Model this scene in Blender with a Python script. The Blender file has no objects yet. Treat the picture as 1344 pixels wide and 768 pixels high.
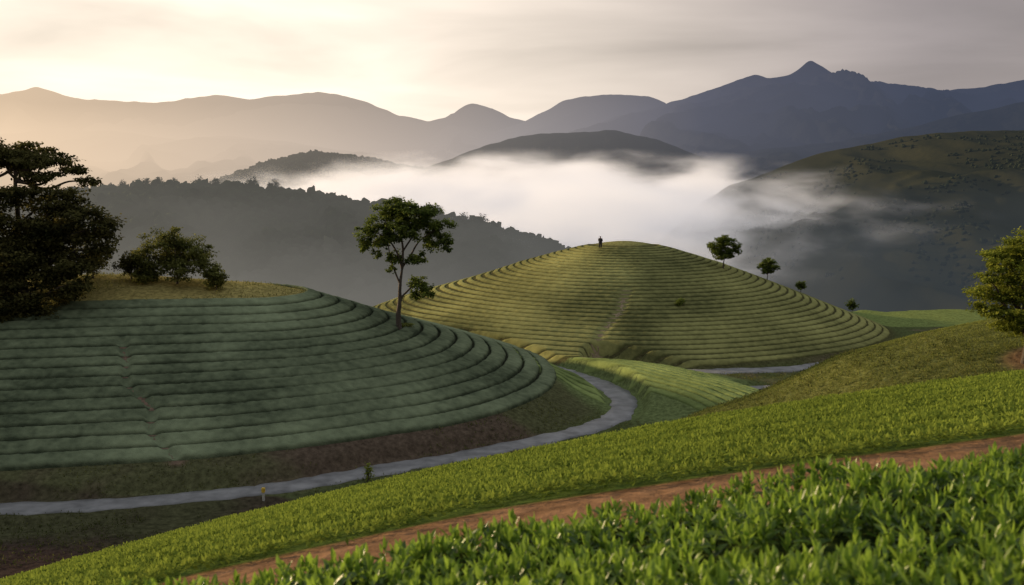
import bpy, bmesh, math, random
import numpy as np
from mathutils import Vector
random.seed(7); rng=np.random.default_rng(7)
S=bpy.context.scene; COL=S.collection
S.view_settings.view_transform='Standard'; S.view_settings.look='None'; S.view_settings.exposure=0
FP=1307.0; TH=math.radians(6.72)
def P(u,v,Y):
    a=(u-672)/FP; b=(384-v)/FP
    y=math.cos(TH)+b*math.sin(TH); z=-math.sin(TH)+b*math.cos(TH)
    return (a/y*Y, Y, z/y*Y)
# ---------------------------------------------------------------- noise
def hsh(i,j,s):
    v=np.sin(i*127.1+j*311.7+s*74.7)*43758.5453
    return v-np.floor(v)
def vn(x,y,s=0):
    x=np.asarray(x,float); y=np.asarray(y,float)
    i=np.floor(x); j=np.floor(y); fx=x-i; fy=y-j
    fx=fx*fx*(3-2*fx); fy=fy*fy*(3-2*fy)
    a=hsh(i,j,s); b=hsh(i+1,j,s); c=hsh(i,j+1,s); d=hsh(i+1,j+1,s)
    return (a*(1-fx)+b*fx)*(1-fy)+(c*(1-fx)+d*fx)*fy
def fbm(x,y,s=0,o=4):
    t=0; a=.5; n=0
    for k in range(o):
        t=t+a*vn(x*2**k+k*17.3,y*2**k+k*9.1,s+k); n+=a; a*=.5
    return t/n*2-1
def sstep(a,b,x):
    t=np.clip((x-a)/(b-a),0,1); return t*t*(3-2*t)
def smax(a,b,k):
    h=np.clip(.5+.5*(a-b)/k,0,1)
    return b*(1-h)+a*h+k*h*(1-h)
# ---------------------------------------------------------------- terrain
LA=np.array([-30.,115.]); LB=np.array([-88.,103.])
def segd(x,y,A,B):
    d=B-A; t=np.clip(((x-A[0])*d[0]+(y-A[1])*d[1])/(d@d),0,1)
    return np.hypot(x-A[0]-t*d[0],y-A[1]-t*d[1])
LR=[0,3,7,12,17,25,33,36,38.5,40,46,60,5000]; LZ=[-12.9,-13.1,-13.9,-15.5,-17.2,-19.7,-22.5,-23.5,-24.7,-25.7,-26.5,-32,-3500]
CC=(19.2,170.); CRr=[0,2,4,6,8.5,12,18,23.5,30,36.5,43,48,60,5000]; CZ=[-11.15,-11.22,-11.45,-11.8,-12.35,-13.3,-15.1,-17.1,-19.6,-22.1,-24.7,-26.5,-33,-3500]
def lwarp(x,y): return 1.3*(vn(x/17+3,y/17,5)-.5)+.4*(vn(x/7+3,y/7,6)-.5)+2.7*np.exp(-(((x+9)/13)**2+((y-85)/10)**2))
def cwarp(x,y): return 2.6*(vn(x/19+3,y/19,15)-.5)+.4*(vn(x/8+3,y/8,16)-.5)-4.5*sstep(18,44,19.2-x)*sstep(135,160,y)
def lz(r): return np.interp(r,LR,LZ)
def cz(r): return np.interp(r,CRr,CZ)
MA=np.array([5.,133.]); MB_=np.array([24.,103.])
def mound(x,y):
    d=MB_-MA; L=np.linalg.norm(d); d=d/L; n=np.array([-d[1],d[0]])
    a=(x-MA[0])*d[0]+(y-MA[1])*d[1]; b=(x-MA[0])*n[0]+(y-MA[1])*n[1]
    return a/L,b
def tilt11(x): return .18*x-.006*x*x
def fore(x,y):
    xc=np.clip(x,-30,26)
    p0=-1.78-.183*np.minimum(y,11)+tilt11(xc)*np.interp(y,[0,5,11],[.6,.7,1.])
    p26=-7.55+.21*xc-.0035*xc*xc
    p11=-1.78-.183*11+tilt11(xc)
    z=np.where(y<11,p0,p11+(p26-p11)*(y-11)/15)
    e=np.maximum(y-25,0)
    return z-.022*e*e
def knoll(x,y):
    r=np.interp(x,[-10,0,8,12.3,16,18.2,21.7,27,33,50,80],[-33,-25,-17.4,-15.3,-14.1,-13.2,-11.5,-10.1,-9.1,-6.5,-4])
    yr=62+.05*x
    t=y-yr
    return r-np.where(t<0,.20*np.sqrt(t*t+9)-.6,.5*np.sqrt(t*t+9)-1.5)+.18*fbm(x/8,y/8,31,2)
def Hraw(x,y):
    x=np.asarray(x,float); y=np.asarray(y,float)
    n=fbm(x/14,y/14,3,4)
    fl=-25.3+.45*n
    e=np.maximum(y-(186+6*n),np.minimum(x-88,y-110)); e=np.maximum(e,0)
    fl=fl-np.minimum(.5*np.sqrt(e*e+9)-1.5,125)
    a,b=mound(x,y)
    fl=fl+2.4*np.exp(-((b/10.0)**2))*sstep(-.5,.5,a)*(1-sstep(.8,1.5,a))
    rl=segd(x,y,LA,LB)+lwarp(x,y)
    L=lz(rl)+1.9*np.exp(-(((x+50)/17)**2+((y-117)/9)**2))
    rc=np.hypot(x-CC[0],y-CC[1])+cwarp(x,y)
    h=smax(fl,L,1.0); h=smax(h,cz(rc),.6)
    h=smax(h,knoll(x,y),1.2)
    h=smax(h,fore(x,y),1.0)
    return h
def smooth(pts,n=12):
    p=[np.array(q,float) for q in pts]; p=[2*p[0]-p[1]]+p+[2*p[-1]-p[-2]]; o=[]
    for i in range(1,len(p)-2):
        for k in range(n):
            t=k/n; a,b,c,d=p[i-1:i+3]
            o.append(.5*((2*b)+(c-a)*t+(2*a-5*b+4*c-d)*t*t+(3*b-a-3*c+d)*t**3))
    o.append(p[-2]); return np.array(o)
RZ=-25.0
def PZ(u,v,z=RZ):
    q=P(u,v,1.0); k=z/q[2]; return (q[0]*k,k)
road1=smooth([(-75,66)]+[PZ(*q) for q in [(-60,672),(0,669),(150,661),(300,648),(400,635),(500,617),(600,600),(700,580),(775,562),(812,545),(818,526),(797,508),(755,492),(715,481),(680,473)]]+[(-8,141)])
road2=smooth([(12,131)]+[PZ(*q) for q in [(905,488),(960,487),(1040,484),(1095,477)]]+[(62,143),(72,158)])
road3=smooth([PZ(*q) for q in [(1085,479),(1075,497),(1030,508),(990,512)]]+[(30,107),(30,96),(22,86)])
def pdist(x,y,pl):
    d=np.full(x.shape,1e9)
    for i in range(len(pl)-1):
        d=np.minimum(d,segd(x,y,pl[i],pl[i+1]) if np.linalg.norm(pl[i+1]-pl[i])>1e-6 else 1e9)
    return d
def roadd(x,y):
    x=np.asarray(x,float); y=np.asarray(y,float)
    d=np.full(x.shape,1e3); m=(y>60)&(y<165)&(x>-95)&(x<80)
    if m.any():
        xx=x[m]; yy=y[m]
        d[m]=np.minimum(np.minimum(pdist(xx,yy,road1[::2]),pdist(xx,yy,road2[::3])),pdist(xx,yy,road3[::3])+.3)
    return d
def H(x,y):
    x=np.atleast_1d(np.asarray(x,float)); y=np.atleast_1d(np.asarray(y,float))
    h=Hraw(x,y); w=1-sstep(1.8,3.0,roadd(x,y))
    return h*(1-w)+(RZ-.03)*w
def H1(x,y): return float(H(x,y)[0])
def hit(u,v,y0=3,y1=260):
    Y=np.linspace(y0,y1,4000); q=P(u,v,1.0)
    d=q[2]*Y-H(q[0]*Y,Y); i=np.argmax(d<0)
    if not (d<0).any(): i=-1
    return (q[0]*Y[i],Y[i],float(H(q[0]*Y[i],Y[i])[0]))
# ---------------------------------------------------------------- mesh helpers
def tag(o,label=None,cat=None,group=None,kind=None):
    if label:o['label']=label
    if cat:o['category']=cat
    if group:o['group']=group
    if kind:o['kind']=kind
    return o
def mkmesh(name,V,F,mats,parent=None,col=None,tint=None,smooth_=True,midx=None):
    V=np.asarray(V,np.float32); F=np.asarray(F,np.int32)
    me=bpy.data.meshes.new(name); k=F.shape[1]
    me.vertices.add(len(V)); me.vertices.foreach_set('co',V.ravel())
    me.loops.add(F.size); me.loops.foreach_set('vertex_index',F.ravel())
    me.polygons.add(len(F)); me.polygons.foreach_set('loop_start',np.arange(0,F.size,k,dtype=np.int32))
    if smooth_: me.polygons.foreach_set('use_smooth',np.ones(len(F),bool))
    for m in (mats if isinstance(mats,(list,tuple)) else [mats]): me.materials.append(m)
    if midx is not None: me.polygons.foreach_set('material_index',np.asarray(midx,np.int32))
    if col is not None:
        a=me.color_attributes.new('Col','FLOAT_COLOR','POINT')
        c=np.ones((len(V),4),np.float32); c[:,:3]=col; a.data.foreach_set('color',c.ravel())
    if tint is not None:
        a=me.attributes.new('tint','FLOAT','POINT'); a.data.foreach_set('value',np.asarray(tint,np.float32))
    me.update(calc_edges=True)
    o=bpy.data.objects.new(name,me); COL.objects.link(o)
    if parent: o.parent=parent
    return o
def gridF(ny,nx):
    i=np.arange(ny*nx).reshape(ny,nx)
    return np.stack([i[:-1,:-1],i[:-1,1:],i[1:,1:],i[1:,:-1]],-1).reshape(-1,4)
def empty(name,loc,label=None,cat=None,group=None,rz=0):
    o=bpy.data.objects.new(name,None); COL.objects.link(o); o.location=loc; o.rotation_euler=(0,0,rz)
    return tag(o,label,cat,group)
# ---------------------------------------------------------------- materials
def mat(name):
    m=bpy.data.materials.new(name); m.use_nodes=True; nt=m.node_tree; nt.nodes.clear()
    return m,nt,nt.nodes,nt.links
def nd(N,t,**k):
    n=N.new(t)
    for a,b in k.items(): setattr(n,a,b)
    return n
def mapr(N,L,src,a,b,c=0,d=1):
    m=nd(N,'ShaderNodeMapRange'); m.inputs[1].default_value=a; m.inputs[2].default_value=b; m.inputs[3].default_value=c; m.inputs[4].default_value=d
    L.new(src,m.inputs[0]); return m.outputs[0]
def mth(N,L,op,a,b):
    m=nd(N,'ShaderNodeMath',operation=op)
    for i,s in enumerate((a,b)):
        if isinstance(s,(int,float)): m.inputs[i].default_value=s
        elif s is not None: L.new(s,m.inputs[i])
    return m.outputs[0]
def painted_haze(N,L,shader,out):
    # painted aerial haze: glow mixed in by world position, stronger low down, warmer sunward
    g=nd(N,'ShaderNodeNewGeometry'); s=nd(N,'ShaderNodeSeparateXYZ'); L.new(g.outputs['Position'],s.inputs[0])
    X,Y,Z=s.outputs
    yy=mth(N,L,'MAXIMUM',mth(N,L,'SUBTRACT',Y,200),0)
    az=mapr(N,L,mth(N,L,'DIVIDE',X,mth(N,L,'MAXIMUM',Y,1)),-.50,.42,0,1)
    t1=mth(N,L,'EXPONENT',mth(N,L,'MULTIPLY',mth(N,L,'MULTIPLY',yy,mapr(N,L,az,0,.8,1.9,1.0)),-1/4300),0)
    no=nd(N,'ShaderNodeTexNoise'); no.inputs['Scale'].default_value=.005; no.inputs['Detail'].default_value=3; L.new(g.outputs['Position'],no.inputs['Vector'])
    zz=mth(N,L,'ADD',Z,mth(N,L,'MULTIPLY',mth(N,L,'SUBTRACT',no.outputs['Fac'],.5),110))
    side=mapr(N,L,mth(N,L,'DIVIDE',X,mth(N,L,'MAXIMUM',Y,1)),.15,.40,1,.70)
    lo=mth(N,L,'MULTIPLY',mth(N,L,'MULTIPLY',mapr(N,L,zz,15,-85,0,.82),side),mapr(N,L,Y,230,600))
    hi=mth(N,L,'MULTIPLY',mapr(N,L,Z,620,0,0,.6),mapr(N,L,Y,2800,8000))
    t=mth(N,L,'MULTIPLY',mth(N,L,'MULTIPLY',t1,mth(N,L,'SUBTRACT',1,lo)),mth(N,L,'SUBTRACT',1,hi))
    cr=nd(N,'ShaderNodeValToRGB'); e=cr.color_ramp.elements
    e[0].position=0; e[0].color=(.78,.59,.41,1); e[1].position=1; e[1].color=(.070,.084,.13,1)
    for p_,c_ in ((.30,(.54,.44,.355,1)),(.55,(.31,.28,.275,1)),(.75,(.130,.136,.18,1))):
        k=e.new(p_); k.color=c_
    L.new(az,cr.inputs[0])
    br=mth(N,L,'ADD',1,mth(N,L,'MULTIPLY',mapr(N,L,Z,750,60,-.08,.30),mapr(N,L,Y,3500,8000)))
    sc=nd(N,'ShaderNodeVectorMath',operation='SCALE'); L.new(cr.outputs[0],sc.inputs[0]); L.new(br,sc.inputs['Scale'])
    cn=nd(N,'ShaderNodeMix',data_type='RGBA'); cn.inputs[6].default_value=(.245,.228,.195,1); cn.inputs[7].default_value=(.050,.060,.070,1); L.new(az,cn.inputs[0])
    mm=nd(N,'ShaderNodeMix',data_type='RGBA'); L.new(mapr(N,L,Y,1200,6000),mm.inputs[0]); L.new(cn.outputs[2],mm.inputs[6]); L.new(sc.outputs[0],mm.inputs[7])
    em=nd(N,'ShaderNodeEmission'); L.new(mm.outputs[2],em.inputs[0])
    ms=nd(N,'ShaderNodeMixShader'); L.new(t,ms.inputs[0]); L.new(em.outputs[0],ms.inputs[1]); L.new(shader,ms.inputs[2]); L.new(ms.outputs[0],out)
def foliage(name,c1,c2,trans=.3,rough=.55,nscale=3.0,bump=0,bscale=8,spec=.3,useTint=True,haze=False):
    m,nt,N,L=mat(name)
    out=nd(N,'ShaderNodeOutputMaterial')
    if spec>.3:
        pr=nd(N,'ShaderNodeBsdfPrincipled'); pr.inputs['Roughness'].default_value=rough; pr.inputs['Specular IOR Level'].default_value=spec; cin=pr.inputs['Base Color']
    else:
        pr=nd(N,'ShaderNodeBsdfDiffuse'); cin=pr.inputs['Color']
    geo=nd(N,'ShaderNodeNewGeometry'); no=nd(N,'ShaderNodeTexNoise'); no.inputs['Scale'].default_value=nscale; no.inputs['Detail'].default_value=3
    L.new(geo.outputs['Position'],no.inputs['Vector'])
    mx=nd(N,'ShaderNodeMix',data_type='RGBA'); mx.inputs[6].default_value=(*c1,1); mx.inputs[7].default_value=(*c2,1)
    if useTint:
        at=nd(N,'ShaderNodeAttribute',attribute_name='tint'); ad=nd(N,'ShaderNodeMath',operation='ADD'); 
        m1=nd(N,'ShaderNodeMath',operation='MULTIPLY_ADD'); m1.inputs[1].default_value=.8; m1.inputs[2].default_value=-.4
        L.new(no.outputs['Fac'],m1.inputs[0]); L.new(at.outputs['Fac'],ad.inputs[0]); L.new(m1.outputs[0],ad.inputs[1]); ad.use_clamp=True
        L.new(ad.outputs[0],mx.inputs[0])
    else:
        L.new(mapr(N,L,no.outputs['Fac'],.35,.65),mx.inputs[0])
    L.new(mx.outputs[2],cin)
    if bump:
        n2=nd(N,'ShaderNodeTexNoise'); n2.inputs['Scale'].default_value=bscale; n2.inputs['Detail'].default_value=3
        L.new(geo.outputs['Position'],n2.inputs['Vector'])
        b=nd(N,'ShaderNodeBump'); b.inputs['Strength'].default_value=1; b.inputs['Distance'].default_value=bump
        L.new(n2.outputs['Fac'],b.inputs['Height']); L.new(b.outputs[0],pr.inputs['Normal'])
    if haze: painted_haze(N,L,pr.outputs[0],out.inputs[0])
    elif trans>0:
        tr=nd(N,'ShaderNodeBsdfTranslucent'); ms=nd(N,'ShaderNodeMixShader'); ms.inputs[0].default_value=trans
        L.new(mx.outputs[2],tr.inputs['Color']); L.new(pr.outputs[0],ms.inputs[1]); L.new(tr.outputs[0],ms.inputs[2]); L.new(ms.outputs[0],out.inputs[0])
    else: L.new(pr.outputs[0],out.inputs[0])
    return m
def groundmat(name,bump=.15,bscale=2.5):
    m,nt,N,L=mat(name)
    out=nd(N,'ShaderNodeOutputMaterial'); pr=nd(N,'ShaderNodeBsdfDiffuse')
    at=nd(N,'ShaderNodeAttribute',attribute_name='Col'); geo=nd(N,'ShaderNodeNewGeometry')
    no=nd(N,'ShaderNodeTexNoise'); no.inputs['Scale'].default_value=bscale; no.inputs['Detail'].default_value=7; no.inputs['Roughness'].default_value=.65
    L.new(geo.outputs['Position'],no.inputs['Vector'])
    r=mapr(N,L,no.outputs['Fac'],.3,.7,.5,1.5)
    mu=nd(N,'ShaderNodeVectorMath',operation='SCALE'); L.new(at.outputs['Color'],mu.inputs[0]); L.new(r,mu.inputs['Scale'])
    L.new(mu.outputs[0],pr.inputs['Color'])
    b=nd(N,'ShaderNodeBump'); b.inputs['Strength'].default_value=1; b.inputs['Distance'].default_value=bump
    L.new(no.outputs['Fac'],b.inputs['Height']); L.new(b.outputs[0],pr.inputs['Normal']); painted_haze(N,L,pr.outputs[0],out.inputs[0])
    return m
def plain(name,c,rough=.8,ns=5,var=.25,bump=.02):
    m,nt,N,L=mat(name)
    out=nd(N,'ShaderNodeOutputMaterial'); pr=nd(N,'ShaderNodeBsdfPrincipled'); pr.inputs['Roughness'].default_value=rough
    geo=nd(N,'ShaderNodeNewGeometry'); no=nd(N,'ShaderNodeTexNoise'); no.inputs['Scale'].default_value=ns; no.inputs['Detail'].default_value=6
    L.new(geo.outputs['Position'],no.inputs['Vector'])
    mx=nd(N,'ShaderNodeMix',data_type='RGBA'); mx.inputs[6].default_value=(*[q*(1-var) for q in c],1); mx.inputs[7].default_value=(*[q*(1+var) for q in c],1)
    L.new(mapr(N,L,no.outputs['Fac'],.3,.7),mx.inputs[0]); L.new(mx.outputs[2],pr.inputs['Base Color'])
    b=nd(N,'ShaderNodeBump'); b.inputs['Distance'].default_value=bump; L.new(no.outputs['Fac'],b.inputs['Height']); L.new(b.outputs[0],pr.inputs['Normal'])
    L.new(pr.outputs[0],out.inputs[0]); return m
M={}
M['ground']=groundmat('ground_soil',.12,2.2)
M['road']=plain('worn_concrete',(.185,.178,.17),.6,.7,.4,.01)
M['tealeaf']=foliage('tea_leaf',(.048,.105,.014),(.30,.44,.055),.5,.34,5,spec=.5)
M['teamid']=foliage('tea_leaf_field',(.085,.125,.02),(.27,.34,.055),.4,.5,.6,spec=.3)
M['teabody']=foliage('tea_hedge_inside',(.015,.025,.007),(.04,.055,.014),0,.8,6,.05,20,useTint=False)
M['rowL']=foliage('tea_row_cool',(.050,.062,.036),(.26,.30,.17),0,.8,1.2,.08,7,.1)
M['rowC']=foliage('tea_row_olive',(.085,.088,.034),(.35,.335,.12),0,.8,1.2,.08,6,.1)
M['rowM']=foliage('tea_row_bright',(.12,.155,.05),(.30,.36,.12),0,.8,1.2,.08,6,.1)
M['bark']=plain('bark',(.07,.052,.038),.9,9,.4,.03)
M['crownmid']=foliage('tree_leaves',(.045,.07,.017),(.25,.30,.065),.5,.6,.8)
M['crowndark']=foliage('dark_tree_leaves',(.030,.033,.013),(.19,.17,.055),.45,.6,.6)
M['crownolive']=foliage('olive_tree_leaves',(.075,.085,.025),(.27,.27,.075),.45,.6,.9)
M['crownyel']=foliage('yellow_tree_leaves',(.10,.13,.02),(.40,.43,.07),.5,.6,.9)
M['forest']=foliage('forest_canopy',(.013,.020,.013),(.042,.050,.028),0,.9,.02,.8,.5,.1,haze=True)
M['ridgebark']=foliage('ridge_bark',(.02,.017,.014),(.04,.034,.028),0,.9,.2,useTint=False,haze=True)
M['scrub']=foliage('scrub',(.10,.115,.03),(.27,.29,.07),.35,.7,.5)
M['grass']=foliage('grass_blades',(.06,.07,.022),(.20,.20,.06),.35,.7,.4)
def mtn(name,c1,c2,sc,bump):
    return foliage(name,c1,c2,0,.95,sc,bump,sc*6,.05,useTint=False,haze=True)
# ---------------------------------------------------------------- camera
cam=bpy.data.cameras.new('camera'); co=bpy.data.objects.new('camera',cam); COL.objects.link(co)
co.location=(0,0,0); co.rotation_euler=(math.pi/2-TH,0,0); cam.sensor_width=36; cam.lens=36*FP/1344; cam.clip_start=.1; cam.clip_end=60000
cam.dof.use_dof=True; cam.dof.focus_distance=90; cam.dof.aperture_fstop=2.8
S.camera=co
# ---------------------------------------------------------------- ground sheet
pf=[(u,v) for u,v in [(160,785),(230,764),(450,716),(672,668),(850,643),(1000,621),(1200,594),(1344,573),(1500,552)]]
pfp=[]
for u,v in pf:
    Y=np.linspace(4,30,3000); q=P(u,v,1.0); d=q[2]*Y-fore(q[0]*Y,Y); i=np.argmax(d<0); pfp.append((q[0]*Y[i],Y[i]))
pfp=np.array(pfp); o_=np.argsort(pfp[:,0]); pfp=pfp[o_]
def pathfar(x): return np.interp(x,pfp[:,0],pfp[:,1])
def seg(*a): return np.concatenate(a)
xs=seg(-np.geomspace(14000,100,40),np.arange(-98,-16,.55),np.arange(-16,16,.16),np.arange(16,98,.55),np.geomspace(100,14000,40))
ys=seg(np.arange(-60,0,3),np.arange(0,30,.16),np.arange(30,66,.5),np.arange(66,150,.4),np.arange(150,215,.6),np.geomspace(216,14000,60))
X,Y=np.meshgrid(xs,ys); Zg=H(X.ravel(),Y.ravel()).reshape(X.shape)
xf=X.ravel(); yf=Y.ravel(); zf=Zg.ravel()
def colmix(a,b,w): return a*(1-w[:,None])+np.array(b)[None,:]*w[:,None]
n1=fbm(xf/9,yf/9,41,5); n2=fbm(xf/2.5,yf/2.5,42,4); n3=fbm(xf/40,yf/40,43,3)
c=np.tile(np.array([.085,.10,.038]),(len(xf),1))
c=colmix(c,(.13,.10,.065),sstep(-.05,.35,n1))
rl=segd(xf,yf,LA,LB)+lwarp(xf,yf); rc=np.hypot(xf-CC[0],yf-CC[1])+cwarp(xf,yf)
c=colmix(c,(.10,.072,.050),(1-sstep(39,42,rl))*(.35+.6*sstep(-.3,.15,n1)))
c=colmix(c,(.034,.036,.022),1-sstep(34.6,35.4,rl))
c=colmix(c,(.32,.26,.09),(1-sstep(6.2,7.5,rl)))
c=colmix(c,(.08,.075,.032),1-sstep(42,45,rc))
c=colmix(c,(.26,.245,.09),1-sstep(4,6.5,rc))
pC=[(17.0,147),(15.4,141),(12.6,136),(9.7,128.5)]
pL=[(-38.9,98),(-36.9,94),(-35.6,90),(-31.9,86.5),(-30.9,83),(-27.5,79.5)]
ma,mb=mound(xf,yf); wm=(1-sstep(10,13,np.abs(mb)))*sstep(-.4,-.2,ma)*(1-sstep(1.2,1.4,ma))
c=colmix(c,(.13,.16,.06),wm*(rc>43))
mk=(yf>76)&(yf<150)&(np.abs(xf)<50)
w_=np.zeros(len(xf)); w_[mk]=1-sstep(.4,1.1,pdist(xf[mk],yf[mk],np.array(pC))); c=colmix(c,(.26,.20,.12),w_)
w_=np.zeros(len(xf)); w_[mk]=1-sstep(.3,.9,pdist(xf[mk],yf[mk],np.array(pL))); c=colmix(c,(.17,.115,.08),w_)
fz=fore(xf,yf); isF=(zf-fz<.6)&(yf<70)
kz=knoll(xf,yf); wk=((np.abs(zf-kz)<.8)&(yf>30)&(yf<120)).astype(float)
c=colmix(c,(.16,.165,.05),wk)
qd=hit(1330,476,30); 
def dirtd(x,y): return np.hypot((x-qd[0]-1.9)*.6,(y-qd[1])*.9)
c=colmix(c,(.20,.12,.065),(1-sstep(1.2,2.2,dirtd(xf,yf)+.5*n2)))
c=colmix(c,(.065,.095,.022),isF.astype(float)*1.0)
dp=pathfar(xf)-yf
c=colmix(c,(.215,.122,.066),isF*(sstep(-.45,-.15,dp+.12*n2))*(1-sstep(5,6,dp)))
lowL=((yf>38)&(yf<76)&(xf<8)&~isF).astype(float)
c=colmix(c,(.055,.038,.03),lowL*(.5+.5*sstep(-.3,.2,n1)))
g=(yf>165)&(xf>50); c=colmix(c,(.17,.21,.065),g*1.0)
far=yf>210; c=colmix(c,(.02,.028,.015),far*1.0)
V=np.stack([xf,yf,zf],-1)
ground=mkmesh('ground',V,gridF(len(ys),len(xs)),M['ground'],col=c)
tag(ground,'rolling valley ground with terraced hill slopes, brown banks and a red dirt path',kind='structure')
# ---------------------------------------------------------------- roads
def roadmesh(name,pl,w,lab,dz=0):
    t=np.gradient(pl,axis=0); t/=np.linalg.norm(t,axis=1)[:,None]+1e-9; n=np.stack([-t[:,1],t[:,0]],-1)
    offs=np.array([-1,-.97,-.5,0,.5,.97,1])*w/2; hs=np.array([-.12,.03,.05,.06,.05,.03,-.12])
    V=[]
    for k in range(len(pl)):
        for o,h in zip(offs,hs):
            jit=(.5*(vn(k*.5,3,int(o>0))-.5)+.25*(vn(k*1.7,5,int(o>0))-.5)) if abs(o)>w*.4 else 0
            p=pl[k]+n[k]*(o+jit); V.append((p[0],p[1],RZ+h+dz))
    return tag(mkmesh(name,V,gridF(len(pl),7),M['road']),lab,kind='structure')
roadmesh('road',road1,2.9,'pale concrete road winding round the foot of the left tea hill')
roadmesh('road',road2,3.4,'far stretch of pale road along the foot of the central hill',.008)
roadmesh('road',road3,2.8,'short pale road spur behind the low middle tea field',.004)
# ---------------------------------------------------------------- tea rows
def pathgap(x,y,pl,w=.55,lo=0):
    d=pdist(x,y,np.array(pl))+.25*fbm(x/2,y/2,5,2); return lo+(1-lo)*sstep(w*.4,w*1.4,d)
def hedge(name,cx,cy,nx,ny,width,hgt,mat_,seed,gap=None,nc=11,taper=True,label='',cat='tea hedge',group=None,pe=4,lum=.10):
    n=len(cx); qs=.5+.5*np.sin(np.linspace(-1,1,nc)*math.pi/2); prof=np.clip(1-np.abs(2*qs-1)**pe,0,1)**.55
    V=np.zeros((n,nc,3)); tn=np.zeros((n,nc)); s=np.arange(n)
    for j,qv in enumerate(qs):
        px=cx+nx*(qv-.5)*width; py=cy+ny*(qv-.5)*width
        g=H(px,py); hh=hgt*prof[j]
        nzl=lum*fbm(px/1.3,py/1.3,seed%7,3)+.12*fbm(px/.35,py/.35,3+seed%5,2)
        hh=hh+(nzl*.5*(prof[j]>0.05))
        if gap is not None: hh=hh*gap(px,py)
        if taper:
            e=np.minimum(s,n-1-s)/8.; hh=hh*np.clip(e,0,1)**.5
        edge=-.12 if j in(0,nc-1) else 0
        V[:,j,0]=px+.10*fbm(px/.8,py/.8,9,2); V[:,j,1]=py; V[:,j,2]=g+hh+edge
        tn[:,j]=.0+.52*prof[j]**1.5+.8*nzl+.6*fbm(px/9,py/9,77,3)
    o=mkmesh(name,V.reshape(-1,3),gridF(n,nc),mat_,tint=np.clip(tn.ravel(),0,1))
    return tag(o,label,cat,group)
ORD=['lowest','second','third','fourth','fifth','sixth','seventh','eighth','ninth','tenth','eleventh','twelfth','thirteenth','fourteenth','fifteenth','sixteenth','seventeenth','eighteenth','nineteenth','twentieth','twenty first','twenty second','twenty third','twenty fourth','twenty fifth','twenty sixth','twenty seventh','twenty eighth','twenty ninth','thirtieth','thirty first','thirty second','thirty third']
def contour(r,kind):
    if kind=='L':
        d=LB-LA; Ls=np.linalg.norm(d); d=d/Ls; n=np.array([-d[1],d[0]]); 
        if n[1]>0: n=-n
        pts=[];nr=[]
        for t in np.arange(Ls-4,0,-.3): pts.append(LA+d*t+n*r); nr.append(n)
        a0=math.atan2(n[1],n[0]); st=.3/r
        for a in np.arange(a0,a0+math.pi*1.05,st): v=np.array([math.cos(a),math.sin(a)]); pts.append(LA+v*r); nr.append(v)
    else:
        pts=[];nr=[];c0=np.array(CC)
        for a in np.arange(-math.pi*1.2,math.pi*.2,.32/max(r,4)): v=np.array([math.cos(a),math.sin(a)]); pts.append(c0+v*r); nr.append(v)
    pts=np.array(pts); nr=np.array(nr)
    w=lwarp if kind=='L' else cwarp
    for _ in range(9):
        base=segd(pts[:,0],pts[:,1],LA,LB) if kind=='L' else np.hypot(pts[:,0]-CC[0],pts[:,1]-CC[1])
        pts=pts-.8*nr*(base+w(pts[:,0],pts[:,1])-r)[:,None]
    return pts,nr
nL=15
for k in range(nL):
    r=34.5-k*1.93
    pts,nr=contour(r,'L')
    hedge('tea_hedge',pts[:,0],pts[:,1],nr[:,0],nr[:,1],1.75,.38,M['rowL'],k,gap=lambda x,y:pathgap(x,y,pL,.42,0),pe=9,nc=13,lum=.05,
      label='%s clipped tea hedge up from the road on the left terraced hill'%ORD[k] if k else 'lowest clipped tea hedge just above the road on the left terraced hill',group='curved tea hedges on the left hill')
nC=32
for k in range(nC):
    r=42.0-k*1.13
    pts,nr=contour(r,'C')
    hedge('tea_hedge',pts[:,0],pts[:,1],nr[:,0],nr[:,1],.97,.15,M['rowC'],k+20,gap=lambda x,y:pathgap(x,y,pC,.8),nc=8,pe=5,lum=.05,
      label='%s ring of tea hedge up from the foot of the central round hill'%ORD[k],group='tea hedge rings on the central hill')
d_=(MB_-MA); Lm=np.linalg.norm(d_); d_=d_/Lm; n_=np.array([-d_[1],d_[0]])
k=0
for off in np.arange(-11.5,13,1.25):
    tt=np.arange(-.45,1.35,.3/Lm); bend=2.0*np.sin(tt*2.6)
    px=MA[0]+d_[0]*tt*Lm+n_[0]*(off+bend); py=MA[1]+d_[1]*tt*Lm+n_[1]*(off+bend)
    m=(roadd(px,py)>2.2)&(np.hypot(px-CC[0],py-CC[1])+cwarp(px,py)>43.2)
    idx=np.where(m)[0]
    if len(idx)<30: continue
    br=np.split(idx,np.where(np.diff(idx)>1)[0]+1); idx=max(br,key=len)
    if len(idx)<22: continue
    px=px[idx];py=py[idx]; nn=np.tile(n_,(len(idx),1))
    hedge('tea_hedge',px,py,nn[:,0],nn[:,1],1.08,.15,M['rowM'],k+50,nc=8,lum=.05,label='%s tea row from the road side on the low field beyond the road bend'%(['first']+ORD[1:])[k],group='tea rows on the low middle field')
    k+=1
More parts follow.
